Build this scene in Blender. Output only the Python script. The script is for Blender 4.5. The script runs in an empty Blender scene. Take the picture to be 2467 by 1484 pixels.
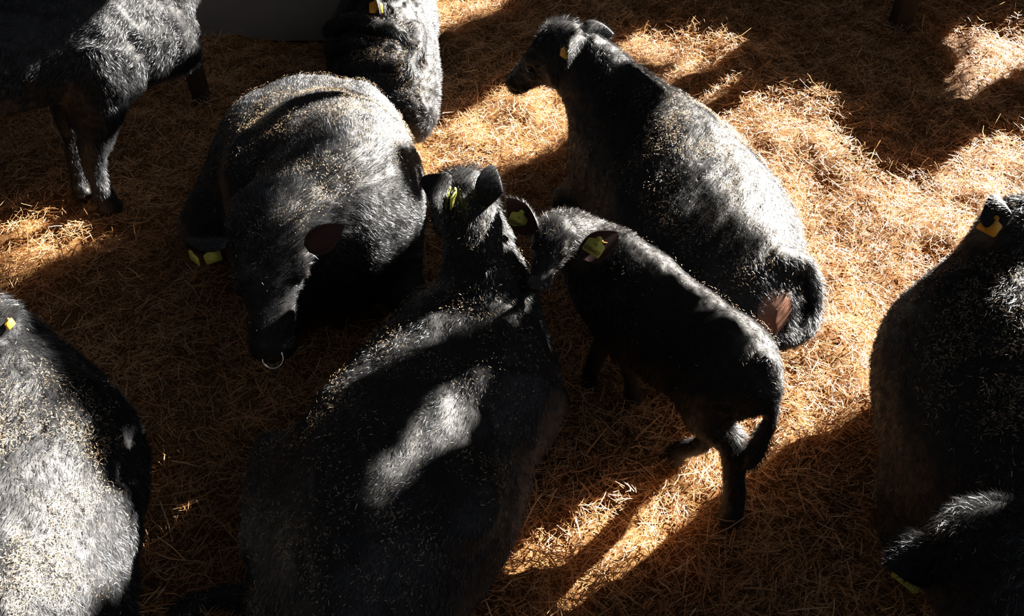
import bpy, math
import numpy as np
from mathutils import Vector, Matrix

# ------------------------------------------------------------------ camera, world, sun, exposure
SC = bpy.context.scene
COL = SC.collection
IMG_W, IMG_H, FPX = 2467.0, 1484.0, 1919.0
CAM_H, PITCH = 2.6, math.radians(42.0)

cam_data = bpy.data.cameras.new('camera')
cam_data.sensor_width = 36.0
cam_data.lens = FPX / IMG_W * 36.0
cam_data.clip_start = 0.05
cam_data.clip_end = 200
cam = bpy.data.objects.new('camera', cam_data)
COL.objects.link(cam)
cam.location = (0, 0, CAM_H)
cam.rotation_euler = (math.pi / 2 - PITCH, 0, 0)
SC.camera = cam

SUN_AZ, SUN_EL = math.radians(38.0), math.radians(22.0)
SUN_DIR = np.array([math.cos(SUN_AZ) * math.cos(SUN_EL), math.sin(SUN_AZ) * math.cos(SUN_EL), math.sin(SUN_EL)])
sun_data = bpy.data.lights.new('sun', 'SUN')
sun_data.energy = 80.0
sun_data.color = (1.0, 0.93, 0.83)
sun_data.angle = math.radians(0.45)
sun = bpy.data.objects.new('sun', sun_data)
COL.objects.link(sun)
sun.location = (6, 5, 6)
sun.rotation_euler = Vector(SUN_DIR).to_track_quat('Z', 'Y').to_euler()

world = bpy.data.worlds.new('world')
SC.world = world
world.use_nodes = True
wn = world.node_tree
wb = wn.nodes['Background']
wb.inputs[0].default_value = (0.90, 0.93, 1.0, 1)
# dim indoor surroundings; a brighter sky lobe added on one side fills shaded straw
SKY_BASE, SKY_FILL = 0.06, 0.62
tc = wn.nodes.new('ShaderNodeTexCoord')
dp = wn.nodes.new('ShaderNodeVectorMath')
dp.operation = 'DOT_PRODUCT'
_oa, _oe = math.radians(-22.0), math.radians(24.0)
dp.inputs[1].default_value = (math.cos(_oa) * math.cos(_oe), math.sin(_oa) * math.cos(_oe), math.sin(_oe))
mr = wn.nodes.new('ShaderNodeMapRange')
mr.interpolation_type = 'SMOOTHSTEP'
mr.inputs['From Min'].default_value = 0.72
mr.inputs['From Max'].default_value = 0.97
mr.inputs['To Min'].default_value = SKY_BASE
mr.inputs['To Max'].default_value = SKY_FILL
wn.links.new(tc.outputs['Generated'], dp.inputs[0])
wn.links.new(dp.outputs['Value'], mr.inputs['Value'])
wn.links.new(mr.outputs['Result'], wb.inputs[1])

vs = SC.view_settings
vs.view_transform = 'Standard'
vs.look = 'None'
vs.exposure = 0.0
vs.gamma = 1.0
vs.use_curve_mapping = False
SC.cycles.max_bounces = 6
SC.cycles.diffuse_bounces = 3
SC.cycles.glossy_bounces = 3
SC.cycles.transmission_bounces = 2
SC.cycles.transparent_max_bounces = 4

FUR = 1.0      # hair density factor
STRAW = 1.0    # straw density factor

# ------------------------------------------------------------------ helpers
_FWD = np.array([0, math.cos(PITCH), -math.sin(PITCH)])
_UP = np.array([0, math.sin(PITCH), math.cos(PITCH)])
CAM = np.array([0, 0, CAM_H])


def P(px, py, z=0.0):
    """the point at height z that the photo shows at pixel (px, py)"""
    d = _FWD + (px - IMG_W / 2) / FPX * np.array([1.0, 0, 0]) - (py - IMG_H / 2) / FPX * _UP
    return CAM + (z - CAM_H) / d[2] * d


def project(p):
    q = np.asarray(p, float) - CAM
    w = np.maximum(q @ _FWD, 0.05)
    return IMG_W / 2 + FPX * q[..., 0] / w, IMG_H / 2 - FPX * (q @ _UP) / w


def norm(v):
    v = np.asarray(v, float)
    return v / np.maximum(np.linalg.norm(v, axis=-1, keepdims=True), 1e-9)


def mesh_object(name, verts, faces, mats, parent=None, smooth=True, mat_idx=None):
    me = bpy.data.meshes.new(name)
    verts = np.ascontiguousarray(verts, dtype=np.float32)
    if isinstance(faces, tuple):        # (loop vertex array, loop totals)
        loops, totals = faces
    else:
        loops = np.array([i for f in faces for i in f], dtype=np.int32)
        totals = np.array([len(f) for f in faces], dtype=np.int32)
    starts = np.concatenate([[0], np.cumsum(totals)[:-1]]).astype(np.int32)
    me.vertices.add(len(verts))
    me.vertices.foreach_set('co', verts.ravel())
    me.loops.add(len(loops))
    me.loops.foreach_set('vertex_index', np.ascontiguousarray(loops, dtype=np.int32))
    me.polygons.add(len(totals))
    me.polygons.foreach_set('loop_start', starts)
    me.polygons.foreach_set('loop_total', np.ascontiguousarray(totals, dtype=np.int32))
    if smooth:
        me.polygons.foreach_set('use_smooth', np.ones(len(totals), dtype=bool))
    for m in (mats if isinstance(mats, (list, tuple)) else [mats]):
        me.materials.append(m)
    if mat_idx is not None:
        me.polygons.foreach_set('material_index', np.ascontiguousarray(mat_idx, dtype=np.int32))
    me.update(calc_edges=True)
    me.validate()
    ob = bpy.data.objects.new(name, me)
    COL.objects.link(ob)
    if parent is not None:
        ob.parent = parent
        ob.matrix_parent_inverse = Matrix.Translation(-Vector(parent.location))
    return ob


def point_attr(ob, name, values):
    a = ob.data.attributes.new(name, 'FLOAT', 'POINT')
    a.data.foreach_set('value', np.ascontiguousarray(values, dtype=np.float32))


def tag(o, label=None, cat=None, group=None, kind=None):
    for k, v in (('label', label), ('category', cat), ('group', group), ('kind', kind)):
        if v:
            o[k] = v


def empty(name, loc):
    o = bpy.data.objects.new(name, None)
    o.empty_display_size = 0.2
    COL.objects.link(o)
    o.location = loc
    return o


def wave_noise(p, freq, seed, octaves=2):
    rs = np.random.RandomState(seed)
    out = np.zeros(p.shape[:-1])
    amp = 1.0
    for _ in range(octaves):
        for _k in range(5):
            d = norm(rs.normal(size=3)) * freq * (0.7 + 0.6 * rs.rand())
            out = out + amp / 5 * 1.6 * np.sin(p @ d * 2 * math.pi + rs.rand() * 6.283)
        amp *= 0.5
        freq *= 2.1
    return out


# ------------------------------------------------------------------ materials
def material(name):
    m = bpy.data.materials.new(name)
    m.use_nodes = True
    nt = m.node_tree
    return m, nt, nt.nodes['Principled BSDF'], nt.nodes['Material Output']


def simple(name, col, rough=0.6, spec=0.5, metal=0.0, noise=None, sub=0.0):
    m, nt, b, o = material(name)
    b.inputs['Base Color'].default_value = (*col, 1)
    b.inputs['Roughness'].default_value = rough
    b.inputs['Specular IOR Level'].default_value = spec
    b.inputs['Metallic'].default_value = metal
    if sub:
        b.inputs['Subsurface Weight'].default_value = sub
        b.inputs['Subsurface Radius'].default_value = (0.02, 0.006, 0.003)
    if noise:
        scale, col2 = noise
        tc = nt.nodes.new('ShaderNodeTexCoord')
        n = nt.nodes.new('ShaderNodeTexNoise')
        n.inputs['Scale'].default_value = scale
        n.inputs['Detail'].default_value = 6
        mx = nt.nodes.new('ShaderNodeMix')
        mx.data_type = 'RGBA'
        mx.inputs['A'].default_value = (*col, 1)
        mx.inputs['B'].default_value = (*col2, 1)
        nt.links.new(tc.outputs['Object'], n.inputs['Vector'])
        nt.links.new(n.outputs['Fac'], mx.inputs['Factor'])
        nt.links.new(mx.outputs['Result'], b.inputs['Base Color'])
    return m


def attr_ramp(nt, attr, stops):
    a = nt.nodes.new('ShaderNodeAttribute')
    a.attribute_name = attr
    r = nt.nodes.new('ShaderNodeValToRGB')
    cr = r.color_ramp
    cr.elements[0].position, cr.elements[0].color = stops[0][0], (*stops[0][1], 1)
    cr.elements[1].position, cr.elements[1].color = stops[-1][0], (*stops[-1][1], 1)
    for pos, c in stops[1:-1]:
        e = cr.elements.new(pos)
        e.color = (*c, 1)
    nt.links.new(a.outputs['Fac'], r.inputs['Fac'])
    return r


def straw_material(name, stops, trans=0.25):
    m, nt, b, o = material(name)
    r = attr_ramp(nt, 'tint', stops)
    nt.links.new(r.outputs['Color'], b.inputs['Base Color'])
    b.inputs['Roughness'].default_value = 0.42
    b.inputs['Specular IOR Level'].default_value = 0.5
    t = nt.nodes.new('ShaderNodeBsdfTranslucent')
    nt.links.new(r.outputs['Color'], t.inputs['Color'])
    mx = nt.nodes.new('ShaderNodeMixShader')
    mx.inputs['Fac'].default_value = trans
    nt.links.new(b.outputs[0], mx.inputs[1])
    nt.links.new(t.outputs[0], mx.inputs[2])
    nt.links.new(mx.outputs[0], o.inputs['Surface'])
    return m


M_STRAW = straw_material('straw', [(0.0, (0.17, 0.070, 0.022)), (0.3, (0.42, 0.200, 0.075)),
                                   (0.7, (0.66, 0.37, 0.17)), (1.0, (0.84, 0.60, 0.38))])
M_CHAFF = straw_material('straw_chaff', [(0.0, (0.16, 0.10, 0.05)), (0.5, (0.36, 0.26, 0.16)), (1.0, (0.62, 0.50, 0.35))])
M_FLOOR = simple('trodden_straw_floor', (0.05, 0.024, 0.008), 0.95, 0.1, noise=(14, (0.16, 0.08, 0.026)))
M_SKIN = simple('black_hide', (0.006, 0.006, 0.007), 0.6, 0.3)
M_EAR_IN = simple('ear_lining', (0.030, 0.010, 0.008), 0.7, 0.2)
M_NOSE = simple('wet_black_nose', (0.03, 0.027, 0.026), 0.32, 0.6, noise=(60, (0.012, 0.01, 0.01)))
M_PINK = simple('bare_pink_skin', (0.30, 0.15, 0.10), 0.5, 0.4, noise=(18, (0.2, 0.085, 0.055)))
M_EYE = simple('dark_eye', (0.008, 0.005, 0.004), 0.08, 0.6)
M_HOOF = simple('hoof_horn', (0.02, 0.016, 0.013), 0.5, 0.4)
M_TAG = simple('yellow_tag_plastic', (0.44, 0.44, 0.085), 0.5, 0.3)
M_TAG_OR = simple('orange_tag_plastic', (0.75, 0.36, 0.03), 0.45, 0.4)
M_INK = simple('tag_ink', (0.02, 0.02, 0.015), 0.6, 0.2)
M_RING = simple('nose_ring_metal', (0.75, 0.72, 0.68), 0.18, 0.5, metal=1.0)
M_GOBO = simple('gobo_boards', (0.10, 0.07, 0.045), 0.85, 0.2, noise=(9, (0.18, 0.13, 0.09)))  # boards of the added, unseen gobo
M_CONC = simple('dusty_concrete', (0.20, 0.18, 0.16), 0.9, 0.2, noise=(5, (0.28, 0.255, 0.23)))
M_POST = simple('dark_post_timber', (0.03, 0.02, 0.014), 0.8, 0.2, noise=(12, (0.05, 0.035, 0.024)))


def fur_material(name, root, tip, rough=0.46, spec=0.50):
    m, nt, b, o = material(name)
    r = attr_ramp(nt, 'along', [(0.0, root), (1.0, tip)])
    nt.links.new(r.outputs['Color'], b.inputs['Base Color'])
    b.inputs['Roughness'].default_value = rough
    b.inputs['Specular IOR Level'].default_value = spec
    b.inputs['Specular Tint'].default_value = (0.86, 0.92, 1.0, 1)
    t = nt.nodes.new('ShaderNodeBsdfTranslucent')      # hair lets light through from behind
    t.inputs['Color'].default_value = (0.16, 0.165, 0.175, 1)
    mx = nt.nodes.new('ShaderNodeMixShader')
    mx.inputs['Fac'].default_value = 0.065
    nt.links.new(b.outputs[0], mx.inputs[1])
    nt.links.new(t.outputs[0], mx.inputs[2])
    nt.links.new(mx.outputs[0], o.inputs['Surface'])
    return m


M_FUR = fur_material('black_coat', (0.006, 0.006, 0.007), (0.025, 0.026, 0.029))
M_FUR_CALF = fur_material('calf_coat', (0.006, 0.005, 0.004), (0.022, 0.016, 0.013), spec=0.38)


# ------------------------------------------------------------------ implicit bodies
class Shape:
    def __init__(self):
        self.prims = []          # (kind, data, k, sub)

    def loft(self, st, k=0.06, up=None, flip=False, flow=None, sub=False, n=4):
        """st: list of (pos, hw, hu, hd) or (pos, hw, hu, hd, lateral)"""
        pos = np.array([s[0] for s in st], float)
        par = np.array([s[1:4] for s in st], float)
        lat = np.array([s[4] if len(s) > 4 else (0, 0, 0) for s in st], float)
        # Catmull-Rom
        def cr(a):
            e = np.vstack([2 * a[0] - a[1], a, 2 * a[-1] - a[-2]])
            out = []
            for i in range(len(a) - 1):
                p0, p1, p2, p3 = e[i:i + 4]
                for j in range(n):
                    t = j / n
                    out.append(0.5 * ((2 * p1) + (-p0 + p2) * t + (2 * p0 - 5 * p1 + 4 * p2 - p3) * t * t + (-p0 + 3 * p1 - 3 * p2 + p3) * t ** 3))
            out.append(a[-1])
            return np.array(out)
        c, q, l = cr(pos), np.maximum(cr(par), 0.004), cr(lat)
        T = norm(np.gradient(c, axis=0))
        U0 = np.array(up if up is not None else (0, 0, 1.0))
        L = np.where(np.linalg.norm(l, axis=1, keepdims=True) > 1e-6, l, np.cross(T, U0))
        L = norm(L - (L * T).sum(1, keepdims=True) * T)
        for i in range(1, len(L)):
            if L[i] @ L[i - 1] < 0:
                L[i] = -L[i]
        U = np.cross(L, T)
        if up is None and st and len(st[0]) > 4:
            U = np.where(U[:, 2:3] < 0, -U, U)
        self.prims.append(('loft', (c, q, T, L, U, flip, flow), k, sub))

    def limb(self, pts, k=0.03, flow=None, sub=False):
        self.loft([(p, r, r, r) for p, r in pts], k=k, up=(0.31, 0.2, 0.93), flow=flow, sub=sub)

    def ell(self, c, r, axes=None, k=0.05, sub=False):
        self.prims.append(('ell', (np.array(c, float), np.array(r, float), np.eye(3) if axes is None else np.array(axes, float)), k, sub))

    @staticmethod
    def loft_dist(X, data):
        c, q, T, L, U = [np.asarray(v, np.float32) for v in data[:5]]
        best = np.full(X.shape[:-1], 9.0, dtype=np.float32)
        for i in range(len(c) - 1):
            a, b = c[i], c[i + 1]
            ab = b - a
            d = X - a
            t = np.clip(d @ ab / (ab @ ab), 0, 1)
            lt, ut = norm(L[i] + L[i + 1]), norm(U[i] + U[i + 1])
            tt = ab / np.linalg.norm(ab)
            u, v = d @ lt - t * (ab @ lt), d @ ut - t * (ab @ ut)
            w = d @ tt - t * (ab @ tt)
            hw = q[i, 0] + t * (q[i + 1, 0] - q[i, 0])
            hu = q[i, 1] + t * (q[i + 1, 1] - q[i, 1])
            hd = q[i, 2] + t * (q[i + 1, 2] - q[i, 2])
            h = np.where(v > 0, hu, hd)
            rr = np.sqrt((u / hw) ** 2 + (v / h) ** 2 + (w / np.minimum(hw, h)) ** 2)
            best = np.minimum(best, (rr - 1) * np.minimum(hw, h) * (0.55 + 0.45 * np.minimum(rr, 1.5) / 1.5))
        return best

    def eval(self, X):
        X = X.astype(np.float32)
        D = np.full(len(X), 1.0, dtype=np.float32)
        for kind, data, k, sub in self.prims:
            if kind == 'loft':
                m = data[1].max() + k + 0.03
                b0, b1 = data[0].min(0) - m, data[0].max(0) + m
            else:
                m = data[1].max() + k + 0.03
                b0, b1 = data[0] - m, data[0] + m
            sel = np.flatnonzero(((X > b0) & (X < b1)).all(1))
            if not len(sel):
                continue
            x = X[sel]
            if kind == 'loft':
                d = self.loft_dist(x, data)
            else:
                cc, r, A = data
                loc = (x - cc) @ A.T
                k0 = np.linalg.norm(loc / r, axis=-1)
                k1 = np.linalg.norm(loc / (r * r), axis=-1)
                d = (k0 * (k0 - 1) / np.maximum(k1, 1e-6)).astype(np.float32)
            cur = D[sel]
            if sub:
                d = -d
                h = np.maximum(k - np.abs(cur - d), 0) / k
                D[sel] = np.maximum(cur, d) + h * h * k / 4
            else:
                h = np.maximum(k - np.abs(cur - d), 0) / k
                D[sel] = np.minimum(cur, d) - h * h * k / 4
        return D

    def field(self, lo, hi, vox):
        R = 4
        n = (np.ceil((hi - lo) / vox / R).astype(int)) * R + 1
        ax = [lo[i] + vox * np.arange(n[i]) for i in range(3)]
        cax = [a[::R] for a in ax]
        XC = np.stack(np.meshgrid(*cax, indexing='ij'), -1)
        DC = self.eval(XC.reshape(-1, 3)).reshape(XC.shape[:3])
        D = DC
        for d in range(3):                       # linear upsampling of the coarse field
            a0 = np.take(D, np.arange(D.shape[d] - 1), d)
            a1 = np.take(D, np.arange(1, D.shape[d]), d)
            parts = [a0 + (a1 - a0) * (t / R) for t in range(R)]
            S = np.stack(parts, d + 1)
            sh = list(a0.shape)
            sh[d] *= R
            D = np.concatenate([S.reshape(sh), np.take(D, [D.shape[d] - 1], d)], d)
        D = np.ascontiguousarray(D, dtype=np.float32)
        idx = np.argwhere(np.abs(D) < vox * 3.2)
        X = np.stack([ax[i][idx[:, i]] for i in range(3)], -1)
        D[idx[:, 0], idx[:, 1], idx[:, 2]] = self.eval(X)
        return ax, D

    def bounds(self):
        lo, hi = np.full(3, 9e9), np.full(3, -9e9)
        for kind, data, k, sub in self.prims:
            if sub:
                continue
            if kind == 'loft':
                m = data[1].max(1)[:, None]
                lo, hi = np.minimum(lo, (data[0] - m).min(0)), np.maximum(hi, (data[0] + m).max(0))
            else:
                lo, hi = np.minimum(lo, data[0] - data[1].max()), np.maximum(hi, data[0] + data[1].max())
        return lo - 0.05, hi + 0.05

    def mesh(self, vox, seed=0, rough=0.004):
        lo, hi = self.bounds()
        lo[2] = max(lo[2], -0.10)
        ax, D = self.field(lo, hi, vox)
        near = np.abs(D) < vox * 3.2
        idx = np.argwhere(near)
        X = np.stack([ax[i][idx[:, i]] for i in range(3)], -1)
        D[near] += rough * wave_noise(X, 7, seed, 2) + 0.5 * rough * wave_noise(X, 22, seed + 5, 1)
        D[:, :, 0] = np.maximum(D[:, :, 0], 0.01)
        return surface_nets(ax, D, vox)

    def flow(self, V):
        best = np.full(len(V), 9.0)
        F = np.zeros((len(V), 3))
        for kind, data, k, sub in self.prims:
            if kind != 'loft' or sub:
                continue
            c, q, T, L, U, flip, flow = data
            for i in range(len(c) - 1):
                a, b = c[i], c[i + 1]
                ab = b - a
                t = np.clip((V - a) @ ab / (ab @ ab), 0, 1)
                d = np.linalg.norm(V - a - t[:, None] * ab, axis=1) - q[i].mean()
                better = d < best
                best = np.where(better, d, best)
                v = ab / np.linalg.norm(ab) * (-1 if flip else 1)
                if flow is not None:
                    v = norm(flow)
                F[better] = v
        return F


def surface_nets(ax, D, vox):
    ins = D < 0
    nx, ny, nz = D.shape
    cnt = np.zeros((nx - 1, ny - 1, nz - 1), np.int8)
    for i in (0, 1):
        for j in (0, 1):
            for k in (0, 1):
                cnt += ins[i:nx - 1 + i, j:ny - 1 + j, k:nz - 1 + k]
    act = (cnt > 0) & (cnt < 8)
    cells = np.argwhere(act)
    index = np.full(act.shape, -1, np.int32)
    index[act] = np.arange(len(cells))
    corners = np.array([[i, j, k] for i in (0, 1) for j in (0, 1) for k in (0, 1)])
    vals = np.stack([D[cells[:, 0] + c[0], cells[:, 1] + c[1], cells[:, 2] + c[2]] for c in corners], 1)
    acc = np.zeros((len(cells), 3))
    num = np.zeros(len(cells))
    for a in range(8):
        for b in range(a + 1, 8):
            if np.abs(corners[a] - corners[b]).sum() != 1:
                continue
            m = (vals[:, a] < 0) != (vals[:, b] < 0)
            t = np.where(m, vals[:, a] / np.where(m, vals[:, a] - vals[:, b], 1), 0)
            p = corners[a] + t[:, None] * (corners[b] - corners[a])
            acc += p * m[:, None]
            num += m
    V = acc / num[:, None] + cells
    V = np.stack([ax[i][0] + vox * V[:, i] for i in range(3)], 1)
    quads = []
    for d in range(3):
        u, v = (d + 1) % 3, (d + 2) % 3
        s0 = [slice(None)] * 3
        s1 = [slice(None)] * 3
        s0[d] = slice(0, -1)
        s1[d] = slice(1, None)
        A, B = ins[tuple(s0)], ins[tuple(s1)]
        e = np.argwhere(A != B)
        ok = (e[:, u] > 0) & (e[:, v] > 0) & (e[:, u] < act.shape[u]) & (e[:, v] < act.shape[v])
        e = e[ok]
        inside = A[tuple(e.T)]
        def cell(du, dv):
            c = e.copy()
            c[:, u] -= du
            c[:, v] -= dv
            return index[tuple(c.T)]
        q = np.stack([cell(1, 1), cell(0, 1), cell(0, 0), cell(1, 0)], 1)
        q[~inside] = q[~inside][:, ::-1]
        quads.append(q)
    Qd = np.vstack(quads)
    Qd = Qd[(Qd >= 0).all(1)]
    # two light smoothing passes
    for _ in range(2):
        s = np.zeros_like(V)
        n = np.zeros(len(V))
        for a in range(4):
            i, j = Qd[:, a], Qd[:, (a + 1) % 4]
            np.add.at(s, i, V[j]); np.add.at(n, i, 1)
            np.add.at(s, j, V[i]); np.add.at(n, j, 1)
        V = 0.5 * V + 0.5 * s / np.maximum(n, 1)[:, None]
    return V, Qd


def vert_normals(V, Qd):
    fn = np.cross(V[Qd[:, 2]] - V[Qd[:, 0]], V[Qd[:, 3]] - V[Qd[:, 1]])
    N = np.zeros_like(V)
    for a in range(4):
        np.add.at(N, Qd[:, a], fn)
    return norm(N), np.linalg.norm(fn, axis=1) / 2, norm(fn)


def sample_surface(V, Qd, N, count, rs, weight=None):
    fn = np.cross(V[Qd[:, 2]] - V[Qd[:, 0]], V[Qd[:, 3]] - V[Qd[:, 1]])
    w = np.linalg.norm(fn, axis=1) / 2
    if weight is not None:
        w = w * weight
    cs = np.cumsum(w)
    f = np.searchsorted(cs, rs.rand(count) * cs[-1])
    f = np.minimum(f, len(Qd) - 1)
    a, b = rs.rand(count, 1), rs.rand(count, 1)
    q = Qd[f]
    W = [(1 - a) * (1 - b), a * (1 - b), a * b, (1 - a) * b]
    p = sum(W[i] * V[q[:, i]] for i in range(4))
    n = norm(sum(W[i] * N[q[:, i]] for i in range(4)))
    return p, n, q[:, 0]


def visible_weight(C, FN, margin=260, back=-0.45):
    px, py = project(C)
    ok = (px > -margin) & (px < IMG_W + margin) & (py > -margin) & (py < IMG_H + margin)
    view = norm(CAM - C)
    return (ok & ((FN * view).sum(1) > back) & (C[:, 2] > 0.02)).astype(float)


def make_fur(name, parent, shape, V, Qd, mat, count, length, width, seed, long_zones=(), bare=()):
    rs = np.random.RandomState(seed)
    N, area, FN = vert_normals(V, Qd)
    C = V[Qd].mean(1)
    wgt = visible_weight(C, FN)
    for c, r in bare:
        wgt = wgt * (np.linalg.norm(C - c, axis=1) > r)
    if wgt.sum() == 0:
        return None
    vis_area = (area * wgt).sum()
    count = max(int(count * FUR * vis_area), 20)
    p, n, vi = sample_surface(V, Qd, N, count, rs, wgt)
    F = shape.flow(V)[vi]
    F = F + np.array([0, 0, -0.45])
    F = F + 0.45 * np.stack([wave_noise(p, 3.5, seed + 11, 1), wave_noise(p, 3.5, seed + 12, 1), wave_noise(p, 3.5, seed + 13, 1)], 1)
    F = F + 0.55 * np.stack([wave_noise(p, 26, seed + 21, 1), wave_noise(p, 26, seed + 22, 1), wave_noise(p, 26, seed + 23, 1)], 1)
    F = norm(F - (F * n).sum(1, keepdims=True) * n)
    ln = length * (0.65 + 0.7 * rs.rand(count))
    lift = 0.30 + 0.35 * rs.rand(count)
    for c, r, mul, extra in long_zones:
        t = np.clip(1 - np.linalg.norm(p - c, axis=1) / r, 0, 1)
        t = np.minimum(t * 2, 1)
        ln = ln * (1 + (mul - 1) * t)
        lift = lift + extra * t
    d0 = norm(F + n * lift[:, None] * 1.5 + rs.normal(size=(count, 3)) * 0.16)
    d1 = norm(F + n * lift[:, None] * 0.6 + rs.normal(size=(count, 3)) * 0.22 + np.array([0, 0, -0.12]))
    side = norm(np.cross(d0, n) + rs.normal(size=(count, 3)) * 0.45)
    wd = width * (0.7 + 0.6 * rs.rand(count, 1)) / 2
    p0 = p - n * 0.003
    p1 = p0 + d0 * ln[:, None] * 0.55
    p2 = p1 + d1 * ln[:, None] * 0.5
    vv = np.stack([p0 - side * wd, p0 + side * wd, p1 + side * wd * 0.85, p1 - side * wd * 0.85, p2], 1).reshape(-1, 3)
    base = np.arange(count, dtype=np.int64)[:, None] * 5
    loops = np.concatenate([base + np.array([0, 1, 2, 3]), base + np.array([3, 2, 4])], 1).ravel()
    totals = np.tile([4, 3], count)
    ob = mesh_object(name, vv, (loops, totals), mat, parent)
    point_attr(ob, 'along', np.tile([0, 0, 0.6, 0.6, 1.0], count))
    return ob


def make_chaff(V, Qd, label, count, seed, region=None, size=(0.008, 0.022), up_min=0.25):
    rs = np.random.RandomState(seed)
    N, area, FN = vert_normals(V, Qd)
    C = V[Qd].mean(1)
    w = visible_weight(C, FN, 200) * np.clip((FN[:, 2] - up_min) * 2.5, 0, 1)
    if region is not None:
        w = w * region(C)
    w = w * np.clip(0.55 + 0.9 * wave_noise(C, 4, seed + 3, 2), 0.04, 1.6)
    p, n, _ = sample_surface(V, Qd, N, count, rs, w)
    d = rs.normal(size=(count, 3))
    d = norm(d - (d * n).sum(1, keepdims=True) * n + n * rs.normal(size=(count, 1)) * 0.35)
    ln = size[0] + (size[1] - size[0]) * rs.rand(count, 1) ** 2
    c = p + n * (0.012 + 0.012 * rs.rand(count, 1))
    return stalks('straw_chaff', c, d, ln, 0.0010 + 0.0013 * rs.rand(count, 1) ** 2, rs, M_CHAFF, n, label, bend=0.25)


def stalks(name, c, d, ln, wd, rs, mat, upv, label, bend=0.35, tint=None):
    n = len(c)
    s = norm(np.cross(d, upv) + 1e-6)
    roll = rs.uniform(-0.9, 0.9, size=(n, 1))
    u = np.cross(s, d)
    s, u = s * np.cos(roll) + u * np.sin(roll), u * np.cos(roll) - s * np.sin(roll)
    b = rs.normal(size=(n, 1)) * bend
    b2 = rs.normal(size=(n, 1)) * bend * 0.6
    d2 = norm(d + s * b + u * b2)
    p0 = c - d * ln * 0.5
    p1 = c
    p2 = c + d2 * ln * 0.5
    ring = lambda p, k: [p - s * wd * k / 2, p + u * wd * 0.32 * k, p + s * wd * k / 2]
    vv = np.stack(ring(p0, 0.9) + ring(p1, 1.0) + ring(p2, 0.75), 1).reshape(-1, 3)
    base = np.arange(n, dtype=np.int64)[:, None] * 9
    loops = np.concatenate([base + np.array(q) for q in ([0, 1, 4, 3], [1, 2, 5, 4], [3, 4, 7, 6], [4, 5, 8, 7])], 1).ravel()
    ob = mesh_object(name, vv, (loops, np.full(4 * n, 4)), mat, None, smooth=False)
    t = rs.rand(n) if tint is None else tint
    point_attr(ob, 'tint', np.repeat(t, 9))
    tag(ob, label, 'straw', None, 'stuff')
    return ob


def ear_mesh(base, tip, face, width, cup=0.35):
    """leaf-shaped ear: closed two-skin shell; returns verts, quads, material indices (1 = lining)"""
    base, tip = np.array(base, float), np.array(tip, float)
    ax = tip - base
    ln = np.linalg.norm(ax)
    ax = ax / ln
    f = norm(np.array(face, float) - (np.array(face, float) @ ax) * ax)
    s = np.cross(ax, f)
    nu, nv = 14, 11
    us = np.linspace(0, 1, nu)
    vsn = np.linspace(-1, 1, nv)
    prof = 0.36 * (1 - us) ** 1.5 + np.sin(math.pi * np.clip(us, 0, 1) ** 0.85) ** 0.8
    prof[-1] = 0.05
    rings_f, rings_b = [], []
    for i, u in enumerate(us):
        w = width / 2 * prof[i]
        c = base + ax * ln * u - f * 0.10 * ln * u * u
        ang = cup * (1.9 - 1.2 * u)
        front = [c + s * w * math.sin(v * ang) / math.sin(ang) * 1.0 + f * w * (1 - math.cos(v * ang)) * 1.15 for v in vsn]
        back = [p - f * (0.009 * (1 - 0.5 * abs(v)) + 0.018 * (1 - u) ** 2 * (1 - v * v)) for p, v in zip(front, vsn)]
        rings_f.append(front)
        rings_b.append(back)
    V = np.array(rings_f + rings_b).reshape(-1, 3)
    o = nu * nv
    faces, mi = [], []
    for i in range(nu - 1):
        for j in range(nv - 1):
            a = i * nv + j
            faces.append((a, a + 1, a + nv + 1, a + nv)); mi.append(1)
            faces.append((o + a, o + a + nv, o + a + nv + 1, o + a + 1)); mi.append(0)
        for j in (0, nv - 1):
            a = i * nv + j
            q = (a, a + nv, o + a + nv, o + a)
            faces.append(q if j == 0 else q[::-1]); mi.append(0)
    for j in range(nv - 1):
        a = (nu - 1) * nv + j
        faces.append((a, a + 1, o + a + 1, o + a)); mi.append(0)
        a = j
        faces.append((a, o + a, o + a + 1, a + 1)); mi.append(0)
    return V, np.array(faces), np.array(mi)


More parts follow.
